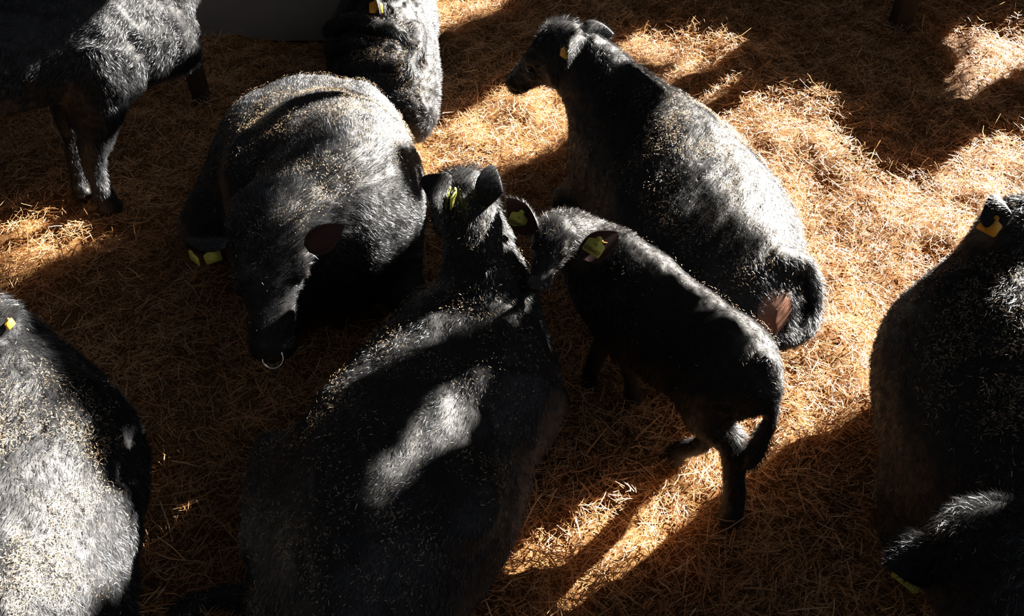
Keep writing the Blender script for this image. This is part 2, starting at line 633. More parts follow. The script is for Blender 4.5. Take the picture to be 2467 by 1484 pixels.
class Head:
    """head frame: poll, muzzle, forehead direction; coordinates (forward, lateral, dorsal) scaled to its length"""
    def __init__(self, poll, muzzle, dorsal, wide=1.0):
        self.o = np.array(poll, float)
        f = np.array(muzzle, float) - self.o
        self.s = np.linalg.norm(f) / 0.52
        self.f = norm(f)
        d = np.array(dorsal, float)
        self.d = norm(d - (d @ self.f) * self.f)
        self.l = np.cross(self.d, self.f)        # the animal's left
        self.wide = wide

    def at(self, x, y, z):
        return self.o + self.s * (x * self.f + y * self.wide * self.l + z * self.d)

    def build(self, S, jaw=1.0):
        s, w = self.s, self.wide
        lat = tuple(-self.l)
        rows = [(-0.01, .075, .060, .10, -.02), (.05, .098, .072, .13, -.02), (.12, .106, .072, .155, -.02), (.20, .100, .068, .16, -.025), (.28, .080, .060, .14, -.03),
                (.36, .066, .052, .11, -.038), (.43, .064, .050, .085, -.045), (.48, .072, .050, .075, -.05), (.52, .066, .042, .06, -.055)]
        st = [(self.at(x, 0, z), hw * s * w, hu * s, hd * s * jaw, lat) for x, hw, hu, hd, z in rows]
        c = S
        c.loft([(a, b, u, d, l) for a, b, u, d, l in st], k=0.05 * s, up=tuple(self.d), flip=True)
        A = np.array([self.f, self.l, self.d])
        for sg in (-1, 1):
            c.ell(self.at(.19, sg * .085, .012), np.array([.055, .030, .030]) * s, A, k=.03 * s)      # brow
            c.ell(self.at(.15, sg * .070, -.115), np.array([.085, .030, .055]) * s, A, k=.04 * s)     # cheek
            c.ell(self.at(.255, sg * .088, -.06), np.array([.05, .018, .02]) * s, A, k=.03 * s)       # cheek bone
            c.ell(self.at(.225, sg * .116, -.014), np.array([.026, .020, .018]) * s, A, k=.015 * s, sub=True)
            c.ell(self.at(.505, sg * .045, -.022), np.array([.024, .020, .020]) * s, A, k=.016 * s)   # nostril wing
            c.ell(self.at(.528, sg * .044, -.028), np.array([.020, .011, .015]) * s, A, k=.008 * s, sub=True)
            c.loft([(self.at(.54, sg * .01, -.088), .006 * s, .006 * s, .006 * s), (self.at(.47, sg * .07, -.092), .006 * s, .006 * s, .006 * s), (self.at(.41, sg * .072, -.09), .004 * s, .004 * s, .004 * s)], k=.01 * s, sub=True)
        c.ell(self.at(.0, 0, .012), np.array([.05, .06, .045]) * s, A, k=.04 * s)                      # poll

    def eyes(self, parent):
        for sg in (-1, 1):
            eyeball('eye', self.at(.224, sg * .100, -.014), .020 * self.s, parent, self)


def eyeball(name, c, r, parent, head):
    V, F = [], []
    nu, nv = 14, 10
    for i in range(nv + 1):
        th = math.pi * i / nv
        for j in range(nu):
            ph = 2 * math.pi * j / nu
            V.append(np.array(c) + r * np.array([math.sin(th) * math.cos(ph), math.sin(th) * math.sin(ph), math.cos(th)]))
    for i in range(nv):
        for j in range(nu):
            F.append((i * nu + j, (i + 1) * nu + j, (i + 1) * nu + (j + 1) % nu, i * nu + (j + 1) % nu))
    return mesh_object(name, np.array(V), F, M_EYE, parent)


def tube(name, pts, r, mat, parent, closed=False, n=10):
    pts = np.array(pts, float)
    m = len(pts)
    T = np.roll(pts, -1, 0) - np.roll(pts, 1, 0) if closed else np.gradient(pts, axis=0)
    T = norm(T)
    A = norm(np.cross(T, norm(np.array([0.21, 0.37, 0.9]))))
    B = np.cross(T, A)
    rr = np.broadcast_to(np.asarray(r, float), (m,))
    ang = np.linspace(0, 2 * math.pi, n, endpoint=False)
    V = (pts[:, None] + rr[:, None, None] * (np.cos(ang)[None, :, None] * A[:, None] + np.sin(ang)[None, :, None] * B[:, None])).reshape(-1, 3)
    F = []
    for i in range(m if closed else m - 1):
        for j in range(n):
            a, b = i * n, ((i + 1) % m) * n
            F.append((a + j, a + (j + 1) % n, b + (j + 1) % n, b + j))
    if not closed:
        F.append(tuple(range(n))[::-1])
        F.append(tuple((m - 1) * n + j for j in range(n)))
    return mesh_object(name, V, F, mat, parent)


TAG_SHAPE = [(-.010, 0), (.010, 0), (.012, -.012), (.034, -.022), (.037, -.030), (.037, -.070), (.033, -.075), (-.033, -.075), (-.037, -.070), (-.037, -.030), (-.034, -.022), (-.012, -.012)]


def ear_tag(parent, top, down, face, scale=1.0, mat=None, text=None, label=None, off=0.048):
    top = np.array(top, float) + norm(face) * off
    dn = norm(down)
    f = norm(np.array(face, float) - (np.array(face, float) @ dn) * dn)
    x = np.cross(f, -dn) * -1
    x = np.cross(-dn, f)
    n = len(TAG_SHAPE)
    V = []
    for off in (0.0012, -0.0012):
        for a, b in TAG_SHAPE:
            bow = 0.004 * (a / 0.037) ** 2
            V.append(top + scale * (x * a + dn * (-b)) + f * (off - bow))
    F = [tuple(range(n)), tuple(range(2 * n - 1, n - 1, -1))]
    for i in range(n):
        j = (i + 1) % n
        F.append((i, n + i, n + j, j))
    if np.dot(np.cross(np.array(V[1]) - V[0], np.array(V[2]) - V[1]), f) < 0:
        F = [q[::-1] for q in F]
    t = mesh_object('ear_tag', np.array(V), F, mat or M_TAG, parent, smooth=False)
    if label:
        t['label'] = label
    # button of the tag
    ang = np.linspace(0, 2 * math.pi, 12, endpoint=False)
    bc = top + dn * 0.004 * scale
    bv = [bc + f * 0.002 + .009 * scale * (math.cos(a) * x + math.sin(a) * dn) for a in ang] + [bc + f * 0.006 + .006 * scale * (math.cos(a) * x + math.sin(a) * dn) for a in ang]
    bf = [tuple(range(12, 24))] + [(i, (i + 1) % 12, 12 + (i + 1) % 12, 12 + i) for i in range(12)]
    bo = mesh_object('tag_button', np.array(bv), bf, mat or M_TAG, None)
    bo.parent = t
    if text:
        for s, size, drop, nm in text:
            cu = bpy.data.curves.new(nm, 'FONT')
            cu.body = s
            cu.align_x = 'CENTER'
            cu.align_y = 'CENTER'
            cu.size = size * scale
            cu.extrude = 0.0003
            fo = bpy.data.objects.new('lettering', cu)
            me = bpy.data.meshes.new_from_object(fo)
            bpy.data.objects.remove(fo)
            me.materials.clear()
            me.materials.append(M_INK)
            o = bpy.data.objects.new(nm, me)
            COL.objects.link(o)
            o.parent = t
            pos = top + dn * drop * scale + f * 0.0016
            R = Matrix(((x[0], -dn[0], f[0], pos[0]), (x[1], -dn[1], f[1], pos[1]), (x[2], -dn[2], f[2], pos[2]), (0, 0, 0, 1)))
            o.matrix_basis = R
    return t


def st(xl, yl, xr, yr, zc, hu, hd, k=1.0):
    """station whose two sides stand where the photo shows them (height zc)"""
    a, b = P(xl, yl, zc), P(xr, yr, zc)
    return ((a + b) / 2, k * np.linalg.norm(b - a) / 2, hu, hd, tuple(norm(b - a)))


def tp(px, py, zt, hw, hu, hd, dx=0.0, dy=0.0):
    """station whose top stands at pixel (px, py), height zt"""
    p = P(px, py, zt) + np.array([dx, dy, -hu])
    return (p, hw, hu, hd)


FOOT = []        # (V) of every animal, for keeping straw out of them


def animal(name, loc, S, label, cat, vox=0.010, ears=(), heads=None, fur=None, seed=1, rough=0.004, mats_extra=None):
    root = empty(name, loc)
    tag(root, label, cat)
    V, Qd = S.mesh(vox, seed, rough)
    allV, allF, mi = [V], [Qd], [np.zeros(len(Qd), int)]
    if mats_extra:                      # (centre, radius, material index) : bare skin zones of the same hide
        C = V[Qd].mean(1)
        for c, r, idx in mats_extra:
            q = (C - np.asarray(c, float)) / r
            mi[0][np.linalg.norm(q, axis=1) < 1] = idx
    off = len(V)
    eV, eF = [], []
    for e in ears:
        v, f, m = ear_mesh(*e)
        allV.append(v); allF.append(f + off); mi.append(m)
        eV.append((v, f, m))
        off += len(v)
    fc = np.vstack(allF)
    body = mesh_object('body', np.vstack(allV), (fc.ravel(), np.full(len(fc), 4)), [M_SKIN, M_EAR_IN, M_NOSE, M_PINK, M_HOOF], root, mat_idx=np.concatenate(mi))
    FOOT.append(V)
    if fur:
        make_fur('coat', root, S, V, Qd, fur.get('mat', M_FUR), fur.get('count', 26000) * 1.6, fur.get('length', 0.024), fur.get('width', 0.0016) * 0.68, seed + 40, fur.get('long', ()), fur.get('bare', ()))
        # short fringe on the ears
        for v, f, m in eV:
            ear_fringe(root, v, f, m, seed, fur.get('mat', M_FUR))
    if heads:
        heads.eyes(root)
    return root, V, Qd


def ear_fringe(root, v, f, m, seed, mat):
    rs = np.random.RandomState(seed + 7)
    fb = f[m == 0]
    N, area, FN = vert_normals(v, f)
    cnt = max(int(area[m == 0].sum() * 60000 * FUR), 20)
    p, n, vi = sample_surface(v, fb, N, cnt, rs)
    ax = norm(v[13 * 11 + 5] - v[5])
    d = norm(ax + 0.5 * n + rs.normal(size=(cnt, 3)) * 0.35)
    ln = 0.016 * (0.6 + 0.9 * rs.rand(cnt, 1))
    side = norm(np.cross(d, n) + rs.normal(size=(cnt, 3)) * 0.4) * 0.0006
    vv = np.stack([p - side, p + side, p + d * ln], 1).reshape(-1, 3)
    ob = mesh_object('ear_hair', vv, (np.arange(3 * cnt), np.full(cnt, 3)), mat, root)
    point_attr(ob, 'along', np.tile([0, 0, 1.0], cnt))


# ------------------------------------------------------------------ the animals
def W(x, y, zt, zb, hw, split=0.5, lat=None):
    zc = zb + (zt - zb) * split
    s = ((x, y, zc), hw, zt - zc, zc - zb)
    return s + (lat,) if lat is not None else s


TOCAM = lambda p: norm(CAM - np.asarray(p, float))

# ---- the bull with the nose ring
S = Shape()
S.loft([W(-.84, 2.82, .72, .02, .22), W(-.78, 2.94, .92, .0, .34), W(-.84, 3.12, .93, 0, .43), W(-.95, 3.38, .85, 0, .48),
        W(-1.02, 3.60, .79, 0, .48), W(-1.07, 3.78, .74, 0, .40), W(-1.09, 3.92, .66, .05, .26)], k=.08)
bh = Head(P(648, 520, .90), P(664, 846, .50), (0.46, -.60, .66), wide=1.32)
S.loft([(bh.at(.02, 0, -.07), .12, .11, .15), ((-.87, 2.52, .80), .16, .16, .18), ((-.83, 2.68, .74), .22, .22, .22), ((-.73, 2.84, .66), .32, .33, .36), ((-.80, 3.1, .60), .36, .37, .36)], k=.08)
S.loft([((-.86, 2.42, .80), .09, .10, .12), ((-.74, 2.60, .82), .11, .13, .15), ((-.67, 2.78, .84), .12, .155, .2), ((-.76, 3.05, .80), .13, .14, .2), ((-.90, 3.35, .72), .14, .12, .2)], k=.07)
S.ell((-.60, 2.92, .62), (.10, .20, .34), k=.08)
S.ell((-1.14, 2.98, .55), (.12, .22, .34), k=.08)
S.ell((-1.30, 3.58, .46), (.15, .24, .26), k=.1)
S.ell((-.80, 3.66, .52), (.18, .24, .24), k=.1)
S.limb([((-1.25, 3.55, .40), .26), ((-1.50, 3.25, .24), .15), ((-1.60, 3.42, .10), .08), ((-1.70, 3.52, .06), .06)], k=.08)
S.limb([((-.58, 2.95, .30), .15), ((-.47, 2.76, .14), .085), ((-.42, 2.90, .07), .06)], k=.06)
S.limb([((-1.05, 2.9, .28), .14), ((-1.03, 2.70, .12), .08), ((-1.06, 2.88, .06), .055)], k=.06)
S.limb([((-1.09, 3.90, .64), .05), ((-1.08, 4.0, .50), .035), ((-1.05, 4.04, .25), .03), ((-1.02, 4.02, .05), .035)], k=.04)
bh.build(S)
bull_ears = [(P(552, 588, .87), P(446, 590, .81), (0.25, -.75, -.55), .09, .75), (P(738, 598, .86), P(830, 543, .91), (-.3, -.85, .15), .085, .6)]
bull, V, Qd = animal('bull', P(790, 830, 0), S, 'large black bull with a metal nose ring lying in the straw', 'bull', vox=.0095, ears=bull_ears, heads=bh, seed=3,
    fur=dict(count=27000, length=.020, long=((bh.at(.04, 0, .05), .22, 2.6, .45), (np.array([-.72, 2.66, .95]), .36, 1.6, .2)), bare=((bh.at(.53, 0, -.04), .05),)),
    mats_extra=[(bh.at(.53, 0, -.045), .058, 2)])
rc = bh.at(.548, 0, -.055)
rx, rd = norm(np.array([1.0, .12, 0])), norm(np.array([0, -.45, -.85]))
ringpts = [rc + .038 * (math.cos(a) * rx + math.sin(a) * rd) + rd * .008 + TOCAM(rc) * .02 for a in np.linspace(0, 2 * math.pi, 40, endpoint=False)]
r = tube('nose_ring', ringpts, 0.0056, M_RING, bull, closed=True)
r['label'] = 'shiny metal nose ring'
ear_tag(bull, P(505, 600, .80), (.10, -.05, -1), TOCAM(P(505, 615, .80)), .82, label='yellow ear tag in the bull ear')
ear_tag(bull, P(487, 604, .80), (-.08, .05, -1), TOCAM(P(485, 615, .80)) + np.array([-.9, 0, 0]), .8, label='yellow ear tag half hidden behind the ear')
CH = dict(bull=(V, Qd))

# ---- the cow in the middle, seen from behind
S = Shape()
S.loft([st(1125, 695, 1270, 700, .47, .27, .42), st(1030, 790, 1288, 815, .43, .33, .42), st(905, 895, 1278, 955, .41, .36, .41), st(790, 1000, 1272, 1120, .40, .37, .40),
        st(715, 1090, 1258, 1240, .39, .37, .39), st(668, 1250, 1180, 1350, .39, .36, .39), st(668, 1420, 1060, 1440, .39, .34, .39), st(720, 1560, 980, 1540, .38, .26, .36)], k=.08)
c5h = Head(P(1112, 440, .98), P(1078, 520, .62), (-.1, .75, .55), wide=.98)
S.loft([(c5h.at(.0, 0, -.05), .095, .08, .12), ((-.14, 2.37, .85), .115, .12, .16), ((-.09, 2.22, .71), .125, .155, .20), ((-.05, 2.05, .57), .175, .22, .26), ((-.05, 1.88, .48), .24, .29, .28)], k=.08)
c5h.build(S)
S.ell(P(1040, 890, .46), (.10, .20, .26), k=.1)
S.ell(P(1235, 790, .46), (.08, .18, .24), k=.1)
S.ell(P(850, 1140, .66), (.10, .12, .07), k=.14)
S.ell(P(1120, 1210, .66), (.10, .12, .07), k=.14)
S.limb([(P(740, 1270, .36), .21), (P(672, 1105, .34), .095), (P(640, 1250, .16), .075), (P(640, 1400, .08), .055)], k=.07)
S.limb([(P(700, 1500, .35), .12), (P(620, 1450, .12), .05), (P(520, 1440, .03), .035), (P(440, 1475, .02), .045)], k=.05)
S.limb([(P(1060, 800, .30), .13), (P(985, 800, .12), .08), (P(1000, 770, .07), .06)], k=.06)
S.limb([(P(1260, 870, .28), .11), (P(1300, 880, .12), .06), (P(1300, 940, .07), .045)], k=.06)
c5_ears = [(c5h.at(.045, -.085, .0), P(1036, 500, .93), (-.6, .35, -.35), .125, .9), (c5h.at(.03, .09, .01), P(1205, 462, 1.0), (.3, .7, -.5), .13, .95)]
c5_ears = [(P(1074, 425, 1.06), P(1044, 512, 1.0), (-.45, .75, -.1), .105, .9), (P(1146, 445, 1.04), P(1212, 462, 1.02), (.2, .8, -.5), .135, .8)]
cow5, V, Qd = animal('cow', P(1000, 1150, 0), S, 'black cow lying at the centre with its back to us and head turned away', 'cow', vox=.0105, ears=c5_ears, heads=c5h, seed=11,
    fur=dict(count=25000, length=.022, long=((c5h.at(-.02, 0, .05), .2, 1.9, .3), (np.array([-.03, 2.1, 1.0]), .4, 1.5, .15))))
ear_tag(cow5, P(1064, 452, 1.04), (-.05, -.1, -1), (.95, -.25, .1), .95, label='yellow ear tag seen edge on')
ear_tag(cow5, P(1051, 450, 1.03), (-.05, -.1, -1), (.97, -.2, .1), .95, label='yellow ear tag seen edge on')
CH['cow5'] = (V, Qd)

# ---- the cow lying behind the calf, head in profile
S = Shape()
S.loft([W(.50, 3.66, .73, .05, .20), W(.64, 3.48, .82, 0, .32), W(.76, 3.23, .82, 0, .40), W(.83, 2.98, .80, 0, .44), W(.86, 2.78, .77, 0, .42), W(.89, 2.64, .72, 0, .35), W(.95, 2.54, .61, .02, .25)], k=.08)
c4h = Head(P(1345, 85, .97), P(1222, 185, .62), (-.85, .2, .5), wide=.92)
S.loft([(c4h.at(.0, 0, -.06), .10, .09, .14), ((.34, 3.81, .84), .12, .17, .20), ((.49, 3.66, .71), .16, .23, .27), ((.63, 3.49, .58), .22, .28, .33), ((.75, 3.26, .52), .28, .31, .33)], k=.08)
c4h.build(S, jaw=1.1)
S.ell((.52, 3.38, .45), (.12, .20, .30), k=.1)
S.ell((.80, 3.36, .44), (.10, .20, .28), k=.1)
S.ell((.70, 2.68, .64), (.09, .10, .06), k=.09)
S.ell((.56, 2.86, .36), (.14, .26, .26), k=.1)
S.limb([((.72, 2.72, .36), .24), ((.50, 2.92, .20), .13), ((.44, 2.74, .09), .075), ((.50, 2.55, .06), .055)], k=.07)
S.limb([((.48, 3.48, .28), .14), ((.30, 3.62, .13), .08), ((.36, 3.46, .06), .055)], k=.06)
S.limb([((1.06, 2.50, .62), .05), ((1.18, 2.51, .57), .042), ((1.245, 2.51, .46), .038), ((1.26, 2.48, .37), .04), ((1.20, 2.39, .31), .042), ((1.11, 2.34, .32), .036), ((1.06, 2.32, .33), .03)], k=.04)
S.ell((1.03, 2.63, .22), (.12, .13, .16), k=.1)
c4_ears = [(c4h.at(.05, .09, .0), P(1362, 152, .86), (-.6, -.5, -.1), .115, .7), (c4h.at(.02, -.08, .02), P(1470, 85, .98), (.0, .5, .4), .12, .7)]
c4_ears = [(P(1402, 92, 1.05), P(1352, 158, 1.0), (-.80, .25, .1), .10, .75), (P(1405, 86, .98), P(1474, 80, .97), (.15, .9, -.2), .11, .8)]
cow4, V, Qd = animal('cow', P(1600, 500, 0), S, 'black cow lying beyond the calf with its head raised in profile', 'cow', vox=.0105, ears=c4_ears, heads=c4h, seed=17,
    fur=dict(count=24000, length=.024, long=((c4h.at(-.0, 0, .05), .2, 1.8, .3), (np.array([.6, 3.4, .95]), .45, 1.7, .25), (np.array([1.22, 2.48, .4]), .2, 1.6, .3)), bare=(((1.05, 2.335, .47), .085),)),
    mats_extra=[((1.05, 2.335, .47), .095, 3)])
ear_tag(cow4, P(1380, 110, 1.03), (-.15, 0, -1), (-.75, -.5, .1), .7, M_TAG_OR, label='orange ear tag inside the ear')
CH['cow4'] = (V, Qd)

# ---- the calf
S = Shape()
S.loft([W(.33, 2.49, .70, .40, .08), W(.38, 2.42, .77, .35, .13), W(.45, 2.32, .80, .33, .165), W(.53, 2.21, .785, .35, .18), W(.61, 2.09, .78, .36, .185), W(.68, 1.99, .79, .40, .175),
        W(.74, 1.90, .805, .45, .155), W(.785, 1.83, .775, .48, .115), W(.815, 1.79, .71, .54, .06)], k=.06)
ch = Head(P(1343, 545, .92), P(1291, 682, .825), (-.12, -.30, 1.0), wide=1.30)
S.loft([(ch.at(.02, 0, -.07), .075, .06, .08), ((.22, 2.36, .83), .085, .085, .10), ((.30, 2.39, .73), .10, .12, .13), ((.38, 2.38, .63), .13, .16, .18), ((.46, 2.30, .58), .15, .19, .19)], k=.06)
ch.build(S)
S.loft([W(.69, 1.94, .78, .50, .12), ((.675, 1.87, .58), .115, .13, .13), ((.69, 1.84, .46), .095, .09, .09), ((.755, 1.81, .36), .052, .052, .052)], k=.05, flow=(.1, -.1, -1))
S.limb([((.775, 1.80, .35), .046), ((.80, 1.775, .27), .042), ((.815, 1.745, .17), .040), ((.825, 1.73, .09), .040), ((.825, 1.71, .045), .040), ((.82, 1.695, .0), .044)], k=.03, flow=(0, 0, -1))
S.limb([((.80, 1.93, .62), .11), ((.77, 1.98, .46), .08), ((.75, 1.90, .31), .042), ((.72, 1.91, .18), .032), ((.67, 1.965, .08), .036), ((.65, 1.98, .0), .042)], k=.04, flow=(-.2, .1, -1))
S.limb([((.43, 2.27, .55), .095), ((.455, 2.235, .42), .062), ((.49, 2.26, .24), .040), ((.51, 2.28, .10), .032), ((.515, 2.275, .0), .040)], k=.04, flow=(0, 0, -1))
S.limb([((.45, 2.42, .52), .09), ((.42, 2.38, .42), .06), ((.375, 2.39, .23), .039), ((.345, 2.39, .09), .031), ((.34, 2.38, .0), .038)], k=.04, flow=(0, 0, -1))
S.ell((.50, 2.17, .60), (.11, .12, .15), k=.07)
S.ell((.71, 1.88, .78), (.05, .05, .035), k=.05)
S.limb([((.815, 1.79, .76), .030), ((.85, 1.765, .68), .024), ((.87, 1.75, .55), .022), ((.865, 1.74, .44), .028), ((.85, 1.735, .36), .034), ((.84, 1.73, .30), .022)], k=.02, flow=(0, 0, -1))
calf_ears = [(P(1295, 560, .915), P(1214, 476, .965), (-.30, -.80, .45), .085, .75), (P(1395, 615, .88), P(1498, 560, .925), (-.2, -.85, .4), .088, .75)]
tag_text = [(  '600407', .0225, .058, 'tag_number'), ('UK', .011, .030, 'tag_country_code')]
calf, V, Qd = animal('calf', P(1600, 1050, 0), S, 'small black calf standing and looking up, numbered yellow tags in both ears', 'calf', vox=.0062, ears=calf_ears, heads=ch, seed=23, rough=.0025,
    fur=dict(mat=M_FUR_CALF, count=42000, length=.020, width=.0013, long=((ch.at(.0, 0, .05), .15, 1.7, .35), (np.array([.855, 1.735, .38]), .13, 1.9, .2), (np.array([.3, 2.43, .82]), .2, 1.5, .25)), bare=((ch.at(.535, 0, -.05), .036),)),
    mats_extra=[(ch.at(.535, 0, -.05), .043, 2)] + [(f, .06, 4) for f in ((.82, 1.695, -.01), (.65, 1.98, -.01), (.515, 2.275, -.01), (.34, 2.38, -.01))])
ear_tag(calf, P(1258, 509, .94), (-.42, -.25, -.9), TOCAM(P(1250, 540, .86)), .88, text=tag_text, label='yellow ear tag with black number')
ear_tag(calf, P(1260, 526, .92), (.16, 0, -1), TOCAM(P(1250, 540, .9)), .62, M_TAG_OR, label='orange back plate of the ear tag', off=.012)
ear_tag(calf, P(1446, 573, .93), (-.50, -.25, -.85), TOCAM(P(1430, 600, .82)), .92, text=tag_text, label='yellow ear tag with black number')
ear_tag(calf, P(1449, 580, .90), (.16, 0, -1), TOCAM(P(1430, 600, .9)), .62, M_TAG_OR, label='orange back plate of the ear tag', off=.015)
CH['calf'] = (V, Qd)

# ---- the cow at the far edge near the wall, neck folded back
S = Shape()
S.loft([W(-.64, 4.45, .40, .02, .18), W(-.76, 4.63, .58, 0, .31), W(-.83, 4.88, .66, 0, .35), W(-.86, 5.14, .70, 0, .35), W(-.86, 5.38, .70, 0, .34), W(-.86, 5.6, .68, 0, .32), W(-.86, 5.85, .6, .05, .22)], k=.08)
c3h = Head(P(912, -38, .82), P(816, 60, .54), (-.2, -.65, .7), wide=1.0)
S.loft([(c3h.at(.0, 0, -.06), .10, .09, .14), ((-.82, 4.90, .60), .14, .15, .20), ((-.79, 4.92, .50), .21, .21, .28), ((-.80, 4.82, .42), .28, .25, .30)], k=.08)
c3h.build(S)
# skin folds of the bent neck: grooves with a soft roll beside each
for fold in ([(-1.126, 4.822, .503), (-.987, 4.678, .602), (-.847, 4.591, .624), (-.724, 4.575, .61), (-.66, 4.585, .585)],
             [(-1.112, 4.672, .436), (-.95, 4.533, .531), (-.818, 4.487, .547), (-.70, 4.478, .53)],
             [(-.98, 4.44, .44), (-.866, 4.416, .477), (-.743, 4.413, .484), (-.66, 4.419, .465)],
             [(-.60, 4.755, .506), (-.575, 4.553, .491), (-.611, 4.43, .455), (-.67, 4.342, .395)]):
    m = len(fold)
    S.loft([(tuple(np.array(p) + np.array([.0, .055, .055])), r, r, r) for p, r in zip(fold, np.linspace(.05, .03, m))], k=.05)
    S.loft([(p, r, r, r) for p, r in zip(fold, np.linspace(.026, .012, m))], k=.035, sub=True)
c3_ears = [(c3h.at(.04, .085, .0), P(902, 36, .77), (-.5, -.7, .1), .10, .7)]
cow3, V, Qd = animal('cow', P(930, 200, 0), S, 'black cow lying behind the bull with creased neck and orange ear tag', 'cow', vox=.011, ears=c3_ears, heads=c3h, seed=31, rough=.007,
    fur=dict(count=22000, length=.030, long=((P(850, 150, .6), .5, 1.4, .2),)))
ear_tag(cow3, P(906, -2, .79), (-.1, -.1, -1), TOCAM(P(900, 10, .74)), 1.1, M_TAG_OR, label='orange ear tag')
CH['cow3'] = (V, Qd)

# ---- the standing cow, only chest and forelegs in view
S = Shape()
D1, N1 = np.array([-.82, -.57]), np.array([-.57, .82])


def W1(t, o, zt, zb, hw):
    p = np.array([-1.88, 4.17]) + D1 * t + N1 * o
    return W(p[0], p[1], zt, zb, hw)


S.loft([W1(0, 0, 1.02, .62, .13), W1(.10, 0, 1.15, .60, .22), W1(.30, 0, 1.27, .60, .30), W1(.65, 0, 1.27, .64, .34), W1(1.0, 0, 1.26, .66, .36), W1(1.35, 0, 1.26, .68, .36), W1(1.62, 0, 1.20, .62, .34), W1(1.78, 0, 1.08, .75, .2)], k=.08)
c1h = Head((-1.50, 4.62, 1.62), (-1.25, 4.84, 1.22), (.6, .5, .6))
S.loft([(c1h.at(0, 0, -.06), .10, .09, .14), ((-1.64, 4.54, 1.42), .13, .16, .18), ((-1.78, 4.38, 1.20), .17, .22, .22), ((-2.03, 4.15, .98), .23, .26, .26)], k=.1)
c1h.build(S)
S.ell((-2.08, 3.84, .88), (.17, .16, .30), k=.1)
S.ell((-1.83, 4.20, .74), (.11, .12, .12), k=.1)
S.limb([((-2.10, 3.80, .86), .18), ((-2.15, 3.79, .64), .14), ((-2.21, 3.77, .48), .098), ((-2.265, 3.765, .34), .070), ((-2.295, 3.76, .22), .049), ((-2.30, 3.76, .11), .052), ((-2.285, 3.745, .04), .056), ((-2.28, 3.735, .0), .062)], k=.05, flow=(0, 0, -1))
S.limb([((-2.36, 4.06, .85), .16), ((-2.42, 4.02, .62), .11), ((-2.46, 3.97, .34), .060), ((-2.48, 3.93, .20), .046), ((-2.49, 3.915, .10), .05), ((-2.48, 3.90, .0), .06)], k=.05, flow=(0, 0, -1))
for o in (-.2, .2):
    h = lambda t, z: tuple(np.append(np.array([-1.88, 4.17]) + D1 * t + N1 * o, z))
    S.limb([(h(1.55, .85), .2), (h(1.50, .62), .13), (h(1.66, .42), .065), (h(1.60, .12), .05), (h(1.57, 0), .06)], k=.06, flow=(0, 0, -1))
cow1, V, Qd = animal('cow', P(260, 495, 0), S, 'black cow standing at the far corner, only its chest and forelegs in view', 'cow', vox=.011, heads=c1h, seed=37, rough=.006,
    fur=dict(count=24000, length=.026, long=((P(390, 150, .68), .3, 1.5, .2),)), mats_extra=[((-2.28, 3.735, -.01), .085, 4), ((-2.48, 3.90, -.01), .085, 4)])
CH['cow1'] = (V, Qd)

# ---- the cow along the edge opposite the bull, ear tag showing
S = Shape()
S.loft([W(1.84, 2.36, .70, .05, .20), W(1.80, 2.21, .80, 0, .30), W(1.76, 2.03, .82, 0, .37), W(1.73, 1.82, .80, 0, .40), W(1.71, 1.60, .78, 0, .39), W(1.72, 1.42, .72, 0, .32), W(1.75, 1.28, .60, .05, .2)], k=.08)
c7h = Head(P(2455, 520, .94), P(2600, 640, .60), (.1, .75, .65))
S.loft([(c7h.at(0, 0, -.06), .10, .09, .14), ((1.83, 2.37, .80), .115, .12, .17), ((1.78, 2.24, .70), .15, .17, .22), ((1.73, 2.08, .60), .22, .25, .3)], k=.07)
c7h.build(S)
S.ell((1.54, 2.12, .48), (.10, .18, .26), k=.1)
S.ell((1.50, 1.52, .38), (.12, .22, .24), k=.1)
S.limb([((1.53, 1.5, .34), .17), ((1.45, 1.72, .18), .10), ((1.40, 1.58, .08), .07)], k=.07)
c7_ears = [(P(2432, 515, 1.03), P(2358, 528, 1.0), (-.15, .75, -.4), .115, .8)]
cow7, V, Qd = animal('cow', P(2300, 900, 0), S, 'black cow lying at the sunlit edge with its head turned outward, straw on its shoulders', 'cow', vox=.0105, ears=c7_ears, heads=c7h, seed=41,
    fur=dict(count=25000, length=.024, long=((np.array([1.72, 2.1, .9]), .35, 1.6, .2),)))
ear_tag(cow7, P(2402, 522, 1.0), (-.3, -.1, -1), TOCAM(P(2390, 540, .9)), .9, M_TAG_OR, label='orange ear tag')
CH['cow7'] = (V, Qd)

# ---- the cow closest to the camera, only the back of its head in view
S = Shape()
c8h = Head(P(2385, 1310, .95), P(2440, 1210, .50), (-.2, .75, .5), wide=1.02)
S.loft([W(1.62, -.10, .86, 0, .40), W(1.50, .22, .88, 0, .40), W(1.38, .50, .88, 0, .34), W(1.30, .70, .84, .05, .24)], k=.08, flow=(.3, -.9, 0))
S.loft([(c8h.at(0, 0, -.06), .11, .10, .14), ((1.20, 1.0, .82), .135, .14, .18), ((1.26, .80, .70), .18, .2, .25), ((1.34, .58, .60), .25, .28, .3)], k=.08)
c8h.build(S)
c8_ears = [(P(2268, 1330, .90), P(2128, 1355, .85), (-.1, .35, -.75), .125, .75)]
cow8, V, Qd = animal('cow', P(2440, 1480, 0), S, 'black cow nearest us, seen from behind its head, pale yellow tag under its ear', 'cow', vox=.0095, ears=c8_ears, heads=c8h, seed=43,
    fur=dict(count=30000, length=.024, long=((c8h.at(-.02, 0, .05), .25, 1.6, .2),)))
ear_tag(cow8, P(2216, 1358, .85), (-.35, -.25, -.6), TOCAM(P(2200, 1385, .86)) + np.array([0, 0, -.2]), .9, label='pale yellow ear tag', off=0.015)
CH['cow8'] = (V, Qd)

